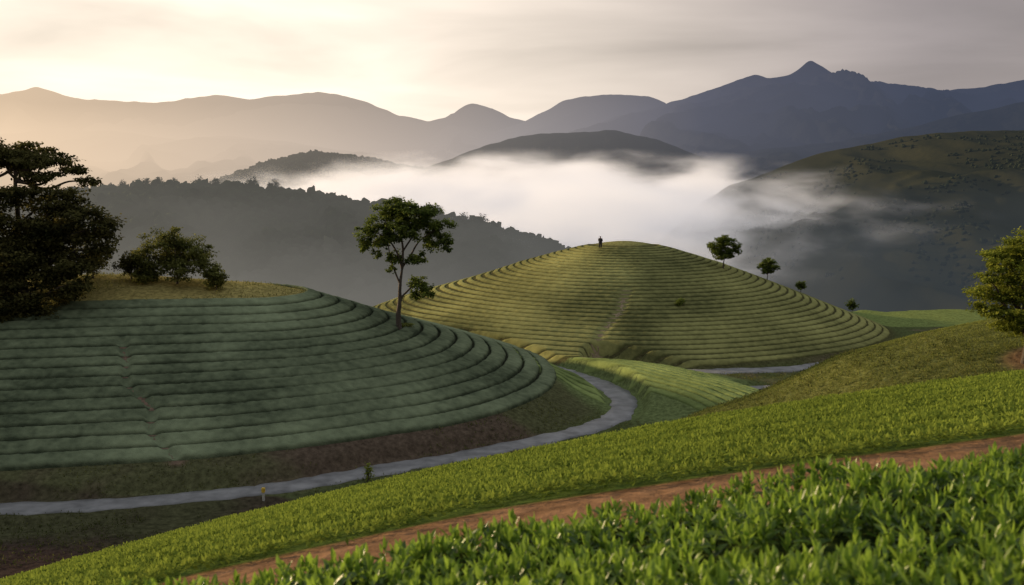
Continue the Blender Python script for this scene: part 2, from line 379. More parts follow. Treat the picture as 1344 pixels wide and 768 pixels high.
# ---------------------------------------------------------------- leaf clouds
TT=np.array([0,.3,.3,.3,.68,.68,.68,1.]); TS=np.array([0,-1,0,1,-.85,0,.85,0]); TN=np.array([0,.10,0,.10,.08,0,.08,0])
TF=np.array([[0,2,1],[0,3,2],[1,2,5],[1,5,4],[2,3,6],[2,6,5],[4,5,7],[5,6,7]])
DT=np.array([0,.5,.5,1.]); DS=np.array([0,-1,1,0]); DF=np.array([[0,2,3],[0,3,1]])
def leaves(O,yaw,pitch,Ln,W,curl,simple=False):
    n=len(O); T,Sd,Nn,Fc=(DT,DS,np.zeros(4),DF) if simple else (TT,TS,TN,TF)
    cy,sy,cp,sp=np.cos(yaw),np.sin(yaw),np.cos(pitch),np.sin(pitch)
    d=np.stack([cy*cp,sy*cp,sp],-1); s=np.stack([-sy,cy,np.zeros(n)],-1); nn=np.cross(d,s)
    roll=rng.uniform(-.6,.6,n); s2=s*np.cos(roll)[:,None]+nn*np.sin(roll)[:,None]; nn=np.cross(d,s2)
    V=O[:,None,:]+d[:,None,:]*(T[None,:,None]*Ln[:,None,None])+s2[:,None,:]*(Sd[None,:,None]*W[:,None,None])
    V=V+nn[:,None,:]*((Nn[None,:]*Ln[:,None]*.8)[:,:,None])
    V[:,:,2]-=(T[None,:]**2)*curl[:,None]*Ln[:,None]
    F=(Fc[None]+(np.arange(n)*len(T))[:,None,None]).reshape(-1,3)
    return V.reshape(-1,3),F,len(T)
def shoots(x,y,z,nl,L0,L1,wr,simple,tb=.35,updeg=(25,75)):
    n=len(x); O=np.repeat(np.stack([x,y,z],-1),nl,0); N_=n*nl
    k=np.tile(np.arange(nl),n)/max(nl-1,1)
    yaw=np.repeat(rng.uniform(0,6.28,n),nl)+np.tile(np.arange(nl)*2.4,n)+rng.normal(0,.3,N_)
    pitch=np.radians(updeg[0]+(updeg[1]-updeg[0])*k)+rng.normal(0,.22,N_)
    Ln=rng.uniform(L0,L1,N_)*(1.05-.35*k); W=Ln*wr*rng.uniform(.8,1.2,N_)
    O[:,2]+=k*L1*.5; O[:,:2]+=rng.normal(0,L0*.15,(N_,2))
    V,F,m=leaves(O,yaw,pitch,Ln,W,rng.uniform(0,.35,N_)*(1-k),simple)
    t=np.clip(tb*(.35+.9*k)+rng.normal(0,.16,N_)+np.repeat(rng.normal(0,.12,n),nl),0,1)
    return V,F,np.repeat(t,m)
# foreground hedge
def htop(x,y): return fore(x,y)+.80
def hedge_edge(x): return np.interp(x,[-3.2,-2.2,-1.4,-.7,0,1.5,6],[5.0,5.3,5.6,5.85,6.15,6.5,6.65])
N_=8200
x=rng.uniform(-3.6,5.8,N_); y=rng.uniform(1.6,6.9,N_)
m=(y<hedge_edge(x)+.22*fbm(x/.5,y/.5,8,2)); x=x[m];y=y[m]
ed=np.clip((hedge_edge(x)-y)/.5,0,1)
z=htop(x,y)-.15+.13*fbm(x/.7,y/.7,12,3)-.25*(1-ed)**2+rng.uniform(-.07,.07,len(x))
V,F,t=shoots(x,y,z,8,.06,.135,.145,False,tb=.62,updeg=(28,82))
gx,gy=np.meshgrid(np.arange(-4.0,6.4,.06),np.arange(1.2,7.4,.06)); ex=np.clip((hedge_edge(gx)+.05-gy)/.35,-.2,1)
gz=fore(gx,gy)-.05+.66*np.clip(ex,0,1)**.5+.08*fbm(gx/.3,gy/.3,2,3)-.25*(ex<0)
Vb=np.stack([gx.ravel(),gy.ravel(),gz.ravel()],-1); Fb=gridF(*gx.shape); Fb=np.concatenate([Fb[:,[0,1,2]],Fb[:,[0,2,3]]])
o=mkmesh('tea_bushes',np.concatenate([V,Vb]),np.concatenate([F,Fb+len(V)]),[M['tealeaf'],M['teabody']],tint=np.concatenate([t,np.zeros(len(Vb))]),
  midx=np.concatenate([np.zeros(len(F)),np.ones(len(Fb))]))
tag(o,'glossy green tea bushes filling the near bottom right foreground','tea bushes',kind='stuff')
# mid field
N_=95000
y=np.sqrt(rng.uniform(9.2**2,34**2,N_)); x=y*rng.uniform(-.62,.62,N_)
dpf=y-pathfar(x); m=dpf>(-.25+.45*vn(x/.45,y*0,4)); x=x[m];y=y[m];dpf=dpf[m]
row=.5+.5*np.cos(dpf*2*math.pi/1.2+.8*fbm(x/5,y/5,3,2)); keep=rng.uniform(0,1,len(x))<.6+.4*row; x=x[keep];y=y[keep];row=row[keep];dpf=dpf[keep]
z=H(x,y)+.03+.11*row+.05*fbm(x/.7,y/.7,6,2)
V,F,t=shoots(x,y,z,4,.06,.115,.24,True,tb=.6,updeg=(10,70))
big=np.repeat(np.repeat(fbm(x/3.5,y/3.5,19,3),4),4)
o=mkmesh('tea_field',V,F,M['teamid'],tint=np.clip(t+.22*np.repeat(np.repeat(row,4),4)-.1+.25*big,0,1)); tag(o,'bright green low tea field on the slope beyond the red dirt path','tea field',kind='stuff')
# scrub on right knoll
N_=110000
x=rng.uniform(6,44,N_); y=rng.uniform(42,70,N_); z=H(x,y); kz=knoll(x,y); m=(np.abs(z-kz)<.5)&(dirtd(x,y)>1.7)&(np.abs(x/y)<.6); x=x[m];y=y[m];z=z[m]
rw=.5+.5*np.cos((y-.25*x)*2*math.pi/1.6)
V,F,t=shoots(x,y,z-.03+.05*rw,3,.06,.13,.3,True,tb=.6,updeg=(10,60))
tag(mkmesh('scrub',V,F,M['scrub'],tint=np.clip(t+.22*np.repeat(np.repeat(rw-.3+fbm(x/3,y/3,4,3),3),4),0,1)),'olive green low planting covering the right hand knoll','scrub',kind='stuff')
# grass on banks, cap, verges
N_=90000
x=rng.uniform(-60,62,N_); y=rng.uniform(45,150,N_); dr=roadd(x,y)
rl=segd(x,y,LA,LB)+lwarp(x,y); rc=np.hypot(x-CC[0],y-CC[1])+cwarp(x,y)
nz=fbm(x/5,y/5,61,4)
a_,b_=mound(x,y)
low_=(y<76)&(x<8)
m=(dr>1.5)&((rl>35.6)|(rl<6.8))&(rc>43.5)&(nz>np.where(low_,.12,np.where(dr<2.6,-.4,-.08)))&(fore(x,y)<H(x,y)-.3)&(x/y>-.56)&(x/y<.56)&~((np.abs(b_)<12)&(a_>-.4)&(a_<1.35))
x=x[m];y=y[m];low_=low_[m]; cap=(segd(x,y,LA,LB)+lwarp(x,y)<6.8)
V,F,t=shoots(x,y,H(x,y)-.02,3,.10,.28,.22,True,tb=.5,updeg=(30,75))
t=t+np.repeat(np.repeat(.35*cap-.35*low_,3),4)
tag(mkmesh('rough_grass',V,F,M['grass'],tint=np.clip(t+.3*np.repeat(np.repeat(fbm(x/4,y/4,4,3),3),4),0,1)),'rough olive grass on the banks beside the road','grass',kind='stuff')
# ---------------------------------------------------------------- trees
def tube(pts,rad,sides=8):
    pts=np.array(pts,float); n=len(pts); t=np.gradient(pts,axis=0); V=[]
    for i in range(n):
        d=t[i]/(np.linalg.norm(t[i])+1e-9); a=np.cross(d,(0.3,1,.1)); a/=np.linalg.norm(a); b=np.cross(d,a)
        for k in range(sides):
            an=2*math.pi*k/sides; rr=rad[i]*(1+.12*math.sin(an*3+i))
            V.append(pts[i]+rr*(math.cos(an)*a+math.sin(an)*b))
    F=[]
    for i in range(n-1):
        for k in range(sides):
            F.append((i*sides+k,i*sides+(k+1)%sides,(i+1)*sides+(k+1)%sides,(i+1)*sides+k))
    return np.array(V),np.array(F)
def cluster(cl,count,ls,rngl,fill=.5,lw=.42):
    cl=np.array(cl,float); vol=(cl[:,3]*cl[:,4]*cl[:,5])**.72; pick=rngl.choice(len(cl),count,p=vol/vol.sum())
    sub=[]; NS=18
    for i in range(len(cl)):
        d=rngl.normal(size=(NS,3)); d/=np.linalg.norm(d,axis=1)[:,None]; d*=rngl.uniform(.3,1.12,NS)[:,None]
        sub.append(cl[i,:3]+d*cl[i,3:])
    sub=np.array(sub); si=rngl.integers(0,NS,count)
    c=sub[pick,si]; rr=cl[pick,3:]*fill*rngl.uniform(.5,1.15,(len(cl),NS))[pick,si][:,None]
    d=rngl.normal(size=(count,3)); d/=np.linalg.norm(d,axis=1)[:,None]; d*=(rngl.uniform(0,1,count)**.6*rngl.uniform(.9,1.25,count))[:,None]
    p=c+d*rr*np.array([1,1,.8])
    subt=rngl.normal(0,.15,(len(cl),NS))[pick,si]
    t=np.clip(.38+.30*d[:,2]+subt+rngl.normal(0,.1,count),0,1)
    yaw=rngl.uniform(0,6.28,count); pit=rngl.normal(0,.6,count); Ln=rngl.uniform(.6,1.3,count)*ls
    V,F,m=leaves(p,yaw,pit,Ln,Ln*lw,rngl.uniform(0,.4,count),True)
    return V,F,np.repeat(t,m)
def tree(name,label,base,trunk,limbs,cl,count,ls,matc,cat='tree',group=None,seed=1,r0=.25,fill=.5):
    rl_=np.random.default_rng(seed); t=empty(name,base,label,cat,group)
    pts=smooth(trunk,5); rad=np.linspace(r0,r0*.35,len(pts)); rad[0]*=1.5; rad[1]*=1.15
    V,F=tube(pts,rad); mkmesh('trunk',V,F,M['bark'],t)
    for lb in limbs:
        pp=smooth(lb[0],5); V,F=tube(pp,np.linspace(lb[1],lb[1]*.3,len(pp)),6); mkmesh('limb',V,F,M['bark'],t)
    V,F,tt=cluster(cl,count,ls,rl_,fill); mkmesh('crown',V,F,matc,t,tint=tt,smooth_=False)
    return t
def autolimbs(fork,cl,r,rl_,n=None):
    out=[]
    for c in cl[:n]:
        a=np.array(fork)+np.array([0,0,rl_.uniform(-.1,.1)*fork[2]]); b=np.array(c[:3])-np.array([0,0,c[5]*.2]); m1=a*.6+b*.4+np.array([0,0,-.12*np.linalg.norm(b-a)]); m2=a*.25+b*.75
        out.append(([a,m1,m2,b],r))
    return out
qt=hit(524,433,60); Yt=qt[1]; sc=Yt/FP*1.01
def px(u,v,dy=0): return ((u-524)*sc,dy,(433-v)*sc)
def ell(u,v,ru,rv,dy=0,rd=None): return (*px(u,v,dy),ru*sc,(rd or ru)*sc,rv*sc)
cl=[ell(530,271,27,12,0),ell(508,283,22,12,1),ell(556,280,24,12,-.6),ell(487,304,18,12,.3),ell(479,320,13,9,-.4),ell(500,318,16,10,.9),
    ell(578,300,17,12,.4),ell(586,316,11,11,-.4),ell(566,318,15,12,.8),ell(540,300,20,15,-1.2),ell(519,338,13,9,.3),ell(547,340,13,11,-.6),
    ell(552,371,15,9,.3),ell(563,381,11,11,-.3),ell(545,386,9,8,.5),ell(514,352,7,6,0),ell(518,302,22,14,.5),ell(548,295,24,14,1.4),ell(495,334,8,6,.2)]
tree('lone_tree','tall lone tree with an open forked crown on the shoulder of the left tea hill',qt,
 [(0,0,-.4),px(523,415),px(525,395),px(526,372),px(529,352)],
 [([px(529,352),px(524,335),px(512,315),px(492,303)],.16),([px(529,352),px(530,325),px(527,300),px(530,272)],.17),([px(528,352),px(540,335),px(553,315),px(576,300)],.15),
  ([px(527,375),px(519,355),px(513,335),px(508,290)],.13),([px(526,392),px(537,380),px(546,372),px(556,370)],.13),([px(530,330),px(543,310),px(552,295),px(556,281)],.11),([px(512,315),px(500,315),px(485,320),px(477,321)],.07)],
 cl,22000,.28,M['crownmid'],seed=3,r0=.34,fill=.46)
def bush(name,label,u,v,w,h,matc,seed,cat='bush',group=None,y0=20,n=1400,ls=.2,pos=None):
    b=pos or hit(u,v,y0); s=b[1]/FP; w*=s; h*=s; r_=np.random.default_rng(seed)
    cl=[(r_.uniform(-.3,.3)*w,r_.uniform(-.3,.3)*w,h*r_.uniform(.35,.7),w*.28,w*.28,h*.28) for _ in range(6)]
    return tree(name,label,b,[(0,0,-.2),(0,0,h*.2),(.05*w,0,h*.4)],autolimbs((0,0,h*.2),cl,.05,r_,5),cl,n,ls,matc,cat,group,seed,r0=max(.04,h*.03))
def ptree(name,label,ub,vb,Y,ells,count,ls,matc,seed,r0,fork=.45,cat='tree',group=None,fill=.5):
    x0=P(ub,vb,Y); base=(x0[0],Y,H1(x0[0],Y)); s=Y/FP
    f=lambda u,v,dy=0:((u-ub)*s,dy,P(u,v,Y)[2]-base[2])
    cl=[(*f(e[0],e[1],e[4] if len(e)>4 else 0),e[2]*s,e[2]*s,e[3]*s) for e in ells]
    top=max(c[2] for c in cl); r_=np.random.default_rng(seed)
    tr=[(0,0,-.5),(.1,0,top*.2),(-.1,.1,top*fork),(0,.1,top*fork*1.3)]
    return tree(name,label,base,tr,autolimbs((0,.1,top*fork*1.25),cl,r0*.45,r_),cl,count,ls,matc,cat,group,seed,r0,fill)
ptree('spreading_tree','tall flat topped tree with layered crown rising above the dark grove at far left',30,400,108,
 [(10,197,30,9,0),(45,199,34,10,1),(78,210,28,9,-1),(104,223,22,8,.5),(123,238,16,6,0),(-20,206,28,12,1),(30,216,36,8,2),(74,230,28,7,-2),(0,190,24,6,-1),(-40,230,26,14,0),(60,214,34,8,0),(20,206,36,10,-1)],17000,.32,M['crowndark'],11,.4,fork=.66,fill=.52)
ptree('broad_tree','dense dark broad tree at the left edge below the flat topped one',-10,405,105,
 [(10,256,44,22,0),(55,268,42,22,1),(97,262,32,16,0),(124,284,28,16,-1),(20,305,46,24,-1.5),(80,312,46,24,0),(125,314,28,16,1),(-30,290,40,40,0),(10,345,36,24,-1),(145,299,16,11,0),(50,300,50,30,2),(95,300,44,26,2),(115,338,30,14,0),(142,328,16,9,0),(70,340,44,22,2)],30000,.36,M['crowndark'],12,.5,fork=.4,fill=.56)
ptree('shaggy_tree','dark shaggy low tree filling the left edge beside the tea rows',22,415,102,
 [(0,360,34,22,0),(35,364,34,22,.6),(70,362,28,20,1),(12,398,32,20,-1),(50,396,28,18,0),(-30,380,40,34,0),(94,352,28,16,1),(30,342,44,22,2),(80,388,24,14,1),(20,414,28,12,-1),(55,412,22,10,0),(105,372,18,12,0)],22000,.34,M['crowndark'],13,.3,fork=.35,fill=.55)
ptree('young_tree','full wide olive tree on the grassy shoulder right of the dark grove',232,370,112,
 [(212,318,22,14,0),(240,320,24,15,.5),(198,332,20,14,-.5),(260,334,20,14,0),(225,340,28,15,1),(274,348,18,14,-.3),(245,352,24,13,-1),(208,352,20,12,0),(230,306,14,8,0),(232,330,34,18,1.5),(282,356,12,10,0),(190,350,14,12,.4)],16000,.25,M['crownolive'],14,.16,fork=.3,fill=.52)
for i,(u,v,w,h,l) in enumerate([(172,352,42,42,'small dark bush between the dark grove and the olive tree'),(284,374,28,30,'low rounded bush at the right foot of the olive tree'),(122,362,54,50,'low dark bush at the right edge of the dark grove'),(192,364,34,30,'low tuft of bush left of the olive tree trunk')]):
    p=P(u,v,112-(i%2)); bush('bush',l,u,v,w,h,M['crowndark'] if i in(0,2) else M['crownolive'],30+i,pos=(p[0],p[1],H1(p[0],p[1])),ls=.24,n=3600)
# unseen trees added beyond the left frame edge to shade the tea hill
for i,(x_,y_,h_) in enumerate([(-62,97,14),(-70,90,15),(-74,103,17),(-66,84,11)]):
    b=(x_,y_,H1(x_,y_)); w=h_*.42; r_=np.random.default_rng(90+i)
    cl_=[(r_.uniform(-.5,.5)*w,r_.uniform(-.5,.5)*w,h_*r_.uniform(.4,.85),w*.5,w*.5,h_*.16) for _ in range(8)]
    tree('grove_tree',['dark grove tree just outside the left edge of the tea rows','tall dark grove tree farther left near the road','tallest dark grove tree behind the others at far left','short dark grove tree nearest the road at far left'][i],b,[(0,0,-.4),(0,0,h_*.3),(.2,0,h_*.5)],autolimbs((0,0,h_*.4),cl_,.15,r_,6),cl_,5000,.65,M['crowndark'],seed=90+i,r0=.35)
ptree('roadside_tree','yellow green leafy tree on the right knoll cut by the frame edge',1345,462,56,
 [(1335,318,24,14,0),(1305,343,24,14,.4),(1330,360,30,16,-.4),(1290,363,16,10,0),(1300,383,26,13,.5),(1340,395,34,18,0),(1310,408,28,13,-.5),(1365,345,30,24,0),(1350,420,32,14,0),(1376,390,30,26,.5),(1284,402,14,9,0),(1345,335,28,20,1),(1335,380,30,20,1),(1318,428,24,9,0),(1360,440,26,12,.3),(1320,345,26,18,1)],34000,.15,M['crownyel'],15,.2,fork=.28,fill=.52)
def htree(u,v,w,h,lab,seed,Y=None,m='crownmid',n=2600,ls=.26):
    b=hit(u,v,60,240) if Y is None else (P(u,v,Y)[0],Y,H1(P(u,v,Y)[0],Y))
    s=b[1]/FP; w*=s;h*=s; r_=np.random.default_rng(seed)
    cl=[(0,0,h*.78,w*.30,w*.30,h*.17),(-w*.22,.2,h*.62,w*.25,w*.25,h*.17),(w*.24,-.2,h*.60,w*.24,w*.24,h*.16),(w*.03,.3,h*.50,w*.28,w*.28,h*.15),(-w*.12,-.3,h*.40,w*.2,w*.2,h*.1),(w*.2,.3,h*.40,w*.16,w*.16,h*.09)]
    tree('hill_tree',lab,b,[(0,0,-.3),(0,0,h*.15),(.03*w,0,h*.35),(0,0,h*.5)],autolimbs((0,0,h*.3),cl,.07,r_),cl,n,ls,M[m],'tree',None,seed,r0=max(.07,h*.02),fill=.5)
htree(949,366,44,47,'rounded dark tree on the right shoulder of the central hill, larger of two',41,161,n=8000,ls=.27)
htree(1007,368,28,32,'small rounded tree right of the larger one on the central hill',42,166,n=3500,ls=.26)
htree(1051,381,16,18,'tiny bushy tree down the right slope of the central hill',43,172,n=1000,ls=.24)
htree(1119,393,18,22,'spindly small tree low on the right end of the central hill',44,178,n=900,ls=.24)
for i,(u,v,w,h,Y,l) in enumerate([(1232,428,40,20,110,'dark bush behind the right knoll, left of the pair'),(1268,424,36,22,105,'dark bush behind the right knoll, right of the pair'),(1150,455,22,12,120,'small bush beyond the left slope of the right knoll')]):
    p=P(u,v,Y); bush('bush',l,u,v,w,h,M['crowndark'],50+i,pos=(p[0],Y,H1(p[0],Y)),ls=.25)
bush('bush','lone dark bush among the tea rings on the front of the central hill',891,402,16,13,M['crownmid'],60,y0=60,n=500)
bush('sapling','thin leafy sapling beside the road below the lone tree',483,636,16,32,M['crownyel'],61,cat='sapling',y0=50,n=300,ls=.17)
bush('bush','low weed clump at the foot of the lone tree',533,431,22,9,M['scrub'],63,y0=60,n=500,ls=.2)
# ---------------------------------------------------------------- distant land
def ridge(name,label,pts,D,front,back,base,nx,ny,amp,msc,matr,det=1.0,seed=0,pw=1.15,kind='structure',sm=9):
    w=np.array([P(u,v,D) for u,v in pts]); rx=w[:,0]; rz=w[:,2]
    xs_=np.linspace(rx[0],rx[-1],nx); t=np.concatenate([np.linspace(-1,0,ny),np.linspace(0,1,ny//3)[1:]])
    X,T=np.meshgrid(xs_,t)
    sx=D*sm/FP
    R=sum(np.interp(X+o*sx,rx,rz) for o in (-1,-.5,0,.5,1))/5+det*D*.0022*fbm(X/(D*.02),X*0+seed,seed,5)
    Y=D+np.where(T<0,T*front,T*back)
    g=np.clip(1-np.abs(T),0,1)**pw
    Xw=X+msc*.5*fbm(X/msc/1.5,Y/msc/1.5,seed+5,3)
    rv=1-np.abs(fbm(Xw/msc,Y/(msc*1.8),seed,5)); rv=rv**2
    Z=base+(R-base)*g+amp*(rv-.6)*np.clip(4*g*(1-g),0,1)*1.0+det*amp*.10*fbm(X/msc*5,Y/msc*5,seed+2,4)*np.clip(2*(1-g),.1,1)
    o=mkmesh(name,np.stack([X.ravel(),Y.ravel(),Z.ravel()],-1),gridF(len(t),nx),matr)
    tag(o,label,kind=kind)
    def f(x,y):
        fx=(x-xs_[0])/(xs_[1]-xs_[0]); tt=np.where(y<D,(y-D)/front,(y-D)/back); fy=np.interp(tt,t,np.arange(len(t)))
        i=np.clip(fx.astype(int),0,nx-2); j=np.clip(fy.astype(int),0,len(t)-2); a=np.clip(fx-i,0,1); b=np.clip(fy-j,0,1)
        return (Z[j,i]*(1-a)+Z[j,i+1]*a)*(1-b)+(Z[j+1,i]*(1-a)+Z[j+1,i+1]*a)*b
    return f,xs_
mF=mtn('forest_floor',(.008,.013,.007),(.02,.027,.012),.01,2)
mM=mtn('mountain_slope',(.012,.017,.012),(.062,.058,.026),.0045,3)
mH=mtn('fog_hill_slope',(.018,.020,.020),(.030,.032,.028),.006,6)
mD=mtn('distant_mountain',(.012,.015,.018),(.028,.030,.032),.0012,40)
fL,xl=ridge('forest_ridge','dark wooded ridge in mist beyond the left tea hill',[(-400,262),(-150,262),(0,258),(130,250),(190,243),(300,244),(400,253),(500,270),(600,289),(680,306),(740,327),(830,354),(960,388)],900,560,500,-150,260,110,26,110,mF,seed=3,det=.8)
fR,xr=ridge('mountain','large dark wooded mountain rising on the right above the fog',[(700,395),(780,372),(850,335),(900,290),(950,246),(1000,229),(1080,199),(1130,191),(1190,179),(1260,173),(1344,171),(1450,165),(1700,150),(2100,150)],1500,1150,800,-165,360,180,46,200,mM,seed=8,det=.7)
fH,xh=ridge('hill','low dark wooded hill poking out of the fog at centre left',[(250,250),(310,230),(340,217),(400,201),(450,205),(520,216),(578,230),(640,250)],2400,500,500,-80,140,50,30,120,mH,seed=12,det=.6)
ridge('hill','dark rounded hill standing in the fog at centre',[(520,235),(590,208),(640,191),(690,178),(760,173),(800,170),(860,183),(920,206),(990,235)],3400,900,800,-100,180,70,45,230,mH,seed=14,det=.8)
ridge('mountain','long dark spur sloping down behind the right mountain',[(760,215),(880,208),(1000,196),(1100,186),(1200,166),(1270,148),(1344,134),(1500,110),(1800,90)],4300,1500,1200,-100,220,90,120,380,mD,seed=17,det=.7)
ridge('mountain_range','jagged blue mountain range with a pointed peak at right',[(600,225),(700,200),(760,172),(820,150),(870,138),(905,128),(945,114),(975,104),(992,97),(1010,103),(1035,99),(1050,90),(1064,78),(1078,89),(1092,98),(1110,107),(1140,106),(1180,113),(1230,122),(1290,114),(1344,103),(1450,100),(1700,120),(2200,130)],6500,3000,2000,-100,620,140,300,600,mD,seed=21,det=1.0,sm=4)
ridge('mountain_range','pale middle range behind the centre of the valley',[(540,190),(590,165),(640,175),(690,160),(740,130),(770,126),(800,122),(840,124),(870,133),(900,160),(960,190),(1100,200)],8500,2500,2000,-100,300,100,260,800,mD,seed=24,sm=6)
ridge('mountain_range','hazy lower spurs in front of the left horizon range',[(-600,190),(-200,182),(0,178),(80,168),(160,174),(240,184),(300,178),(350,183),(430,194),(520,206),(600,214),(700,222)],7200,2500,2000,-100,360,100,200,600,mD,seed=31,sm=6)
ridge('mountain_range','pale sunlit mountain range across the left horizon',[(-900,140),(-500,120),(-200,130),(0,125),(30,118),(50,113),(75,122),(110,131),(200,136),(250,128),(285,124),(330,130),(400,122),(420,121),(450,127),(480,133),(520,152),(560,158),(590,154),(610,140),(622,137),(645,141),(672,157),(760,170),(900,190)],11000,4500,2500,-100,560,140,420,1000,mD,seed=27,det=.9,sm=5)
bm=bmesh.new(); bmesh.ops.create_icosphere(bm,subdivisions=2,radius=1); IV=np.array([v.co[:] for v in bm.verts]); IF=np.array([[v.index for v in f.verts] for f in bm.faces]); bm.free()
def canopy(name,label,f,xr,yr,n,r0,r1,seed,big=.5,thin=0,flat=1):
    r_=np.random.default_rng(seed); x=r_.uniform(*xr,n); y=r_.uniform(*yr,n); m=(np.abs(x/y)<.66)
    if thin: m&=fbm(x/90,y/90,seed,4)>thin
    x=x[m];y=y[m]; z=f(x,y); n=len(x); r=r_.uniform(r0,r1,n)*(1+big*(r_.uniform(0,1,n)>.93))
    k=r_.normal(1,.26,(n,len(IV),1)); V=IV[None]*k*np.stack([r,r,r*flat*r_.uniform(.6,1.4,n)],-1)[:,None,:]+np.stack([x,y,z+r*.2],-1)[:,None,:]
    F=(IF[None]+(np.arange(n)*len(IV))[:,None,None]).reshape(-1,3)
    t=np.clip(.4+np.repeat(r_.normal(0,.25,n),len(IV))+.3*np.tile(IV[:,2],n),0,1)
    return tag(mkmesh(name,V.reshape(-1,3),F,M['forest'],tint=t,smooth_=False),label,'forest',kind='stuff')
canopy('forest','dense misty forest canopy covering the left ridge',fL,(-600,190),(400,940),14000,1.4,4.6,5,flat=.85)
canopy('woodland','dark woodland covering the right mountain slopes',fR,(60,980),(420,1480),9000,1.1,2.6,6,.2,thin=-.05)
canopy('far_wood','far dark wood covering the low hill at centre left',fH,(-720,-80),(2120,2440),2600,4,8,9,.3,flat=.7)
rr_=np.random.default_rng(77)
for i in range(26):
    u=rr_.uniform(135,640); x=P(u,250,900)[0]; y=900+rr_.uniform(-12,12); zz=float(fL(np.array([x]),np.array([y]))[0])-1; h=rr_.uniform(6,12)
    t=empty('ridge_tree',(x,y,zz),'small dark tree standing on the skyline of the misty wooded ridge','tree','skyline trees on the wooded ridge')
    V,F=tube([(0,0,-2),(0,0,h*.4),(.2,0,h*.7)],[.5,.35,.2],5); mkmesh('trunk',V,F,M['ridgebark'],t)
    w=h*rr_.uniform(.28,.40); cl=[(0,0,h*.75,w,w,h*.26),(-w*.6,0,h*.55,w*.8,w*.8,h*.22),(w*.6,0,h*.5,w*.8,w*.8,h*.22),(0,0,h*.35,w,w,h*.25)]
    V,F,tt=cluster(cl,600,1.2,rr_,.6); mkmesh('crown',V,F,M['forest'],t,tint=tt,smooth_=False)
# ---------------------------------------------------------------- person
pp=P(788,318,164.5); pb=(pp[0],164.5,H1(pp[0],164.5)+.12); per=empty('person',pb,'person in dark clothes standing on the top of the central hill','person',rz=2.6); per.scale=(1.3,1.3,1.13)
MS={k:plain(k,c_,.9,8,.2,.01) for k,c_ in {'skin_tone':(.25,.14,.09),'dark_coat':(.02,.018,.022),'dark_hair':(.012,.01,.01)}.items()}
def skin(name,verts,edges,rad,mt,parent,root=0,sub=2):
    me=bpy.data.meshes.new(name); me.from_pydata(verts,edges,[]); me.materials.append(mt)
    o=bpy.data.objects.new(name,me); COL.objects.link(o); o.parent=parent
    md=o.modifiers.new('skin','SKIN'); sv=me.skin_vertices[0].data if me.skin_vertices else None
    if sv is None:
        bpy.context.view_layer.objects.active=o
        sv=me.skin_vertices[0].data
    for i,r in enumerate(rad): sv[i].radius=(r,r) if not isinstance(r,tuple) else r; sv[i].use_root=(i==root)
    s=o.modifiers.new('sub','SUBSURF'); s.levels=sub; s.render_levels=sub
    return o
try:
    Vv=[(0,0,.95),(0,0,1.15),(0,0,1.38),(0,.01,1.50),(0,.0,1.62),(0,0,1.72),(-.10,0,.90),(-.12,-.03,.50),(-.12,.02,.09),(-.13,-.14,.04),(.10,0,.90),(.12,-.02,.50),(.13,.03,.09),(.14,-.13,.04),
        (-.18,0,1.40),(-.25,.03,1.12),(-.16,-.18,.98),(.18,0,1.40),(.25,.03,1.12),(.16,-.18,.98)]
    Ee=[(0,1),(1,2),(2,3),(3,4),(4,5),(0,6),(6,7),(7,8),(8,9),(0,10),(10,11),(11,12),(12,13),(2,14),(14,15),(15,16),(2,17),(17,18),(18,19)]
    Rr=[(.15,.11),(.14,.10),(.16,.11),.055,.095,.08,.09,.062,.045,.04,.09,.062,.045,.04,.06,.045,.03,.06,.045,.03]
    skin('body',Vv,Ee,Rr,MS['skin_tone'],per)
    skin('coat',[(0,0,.62),(0,0,.85),(0,0,1.1),(0,0,1.38),(0,0,1.46),(-.2,0,1.40),(-.27,.03,1.12),(-.17,-.17,1.0),(.2,0,1.40),(.27,.03,1.12),(.17,-.17,1.0)],[(0,1),(1,2),(2,3),(3,4),(3,5),(5,6),(6,7),(3,8),(8,9),(9,10)],[(.30,.22),(.26,.19),(.22,.16),(.22,.16),.10,.10,.08,.055,.10,.08,.055],MS['dark_coat'],per,root=1)
    skin('trousers',[(0,0,.92),(-.11,0,.86),(-.12,-.03,.50),(-.12,.02,.12),(.11,0,.86),(.12,-.02,.50),(.13,.03,.12)],[(0,1),(1,2),(2,3),(0,4),(4,5),(5,6)],[.14,.12,.10,.09,.12,.10,.09],MS['dark_coat'],per)
    skin('hair',[(0,.02,1.60),(0,.025,1.70),(0,.015,1.77)],[(0,1),(1,2)],[.09,.115,.085],MS['dark_hair'],per)
except Exception as e: print('PERSON ERR',e)
# marker post
q=hit(346,657,50); mp=empty('marker_post',q,'small post with a yellow cap beside the road at lower left','marker post')
def boxm(name,x0,x1,y0,y1,z0,z1,mt,par,bev=.01):
    bm=bmesh.new(); bmesh.ops.create_cube(bm,size=1)
    for v in bm.verts: v.co=Vector(((x0+x1)/2+v.co.x*(x1-x0),(y0+y1)/2+v.co.y*(y1-y0),(z0+z1)/2+v.co.z*(z1-z0)))
    bmesh.ops.bevel(bm,geom=bm.edges[:],offset=bev,segments=2,affect='EDGES'); me=bpy.data.meshes.new(name); bm.to_mesh(me); bm.free(); me.materials.append(mt)
    o=bpy.data.objects.new(name,me); COL.objects.link(o); o.parent=par; return o
boxm('shaft',-.09,.09,-.09,.09,-.1,.62,plain('white_paint',(.45,.43,.38),.6),mp)
boxm('cap',-.13,.13,-.13,.13,.62,1.0,plain('yellow_paint',(.75,.50,.05),.5),mp,.03)
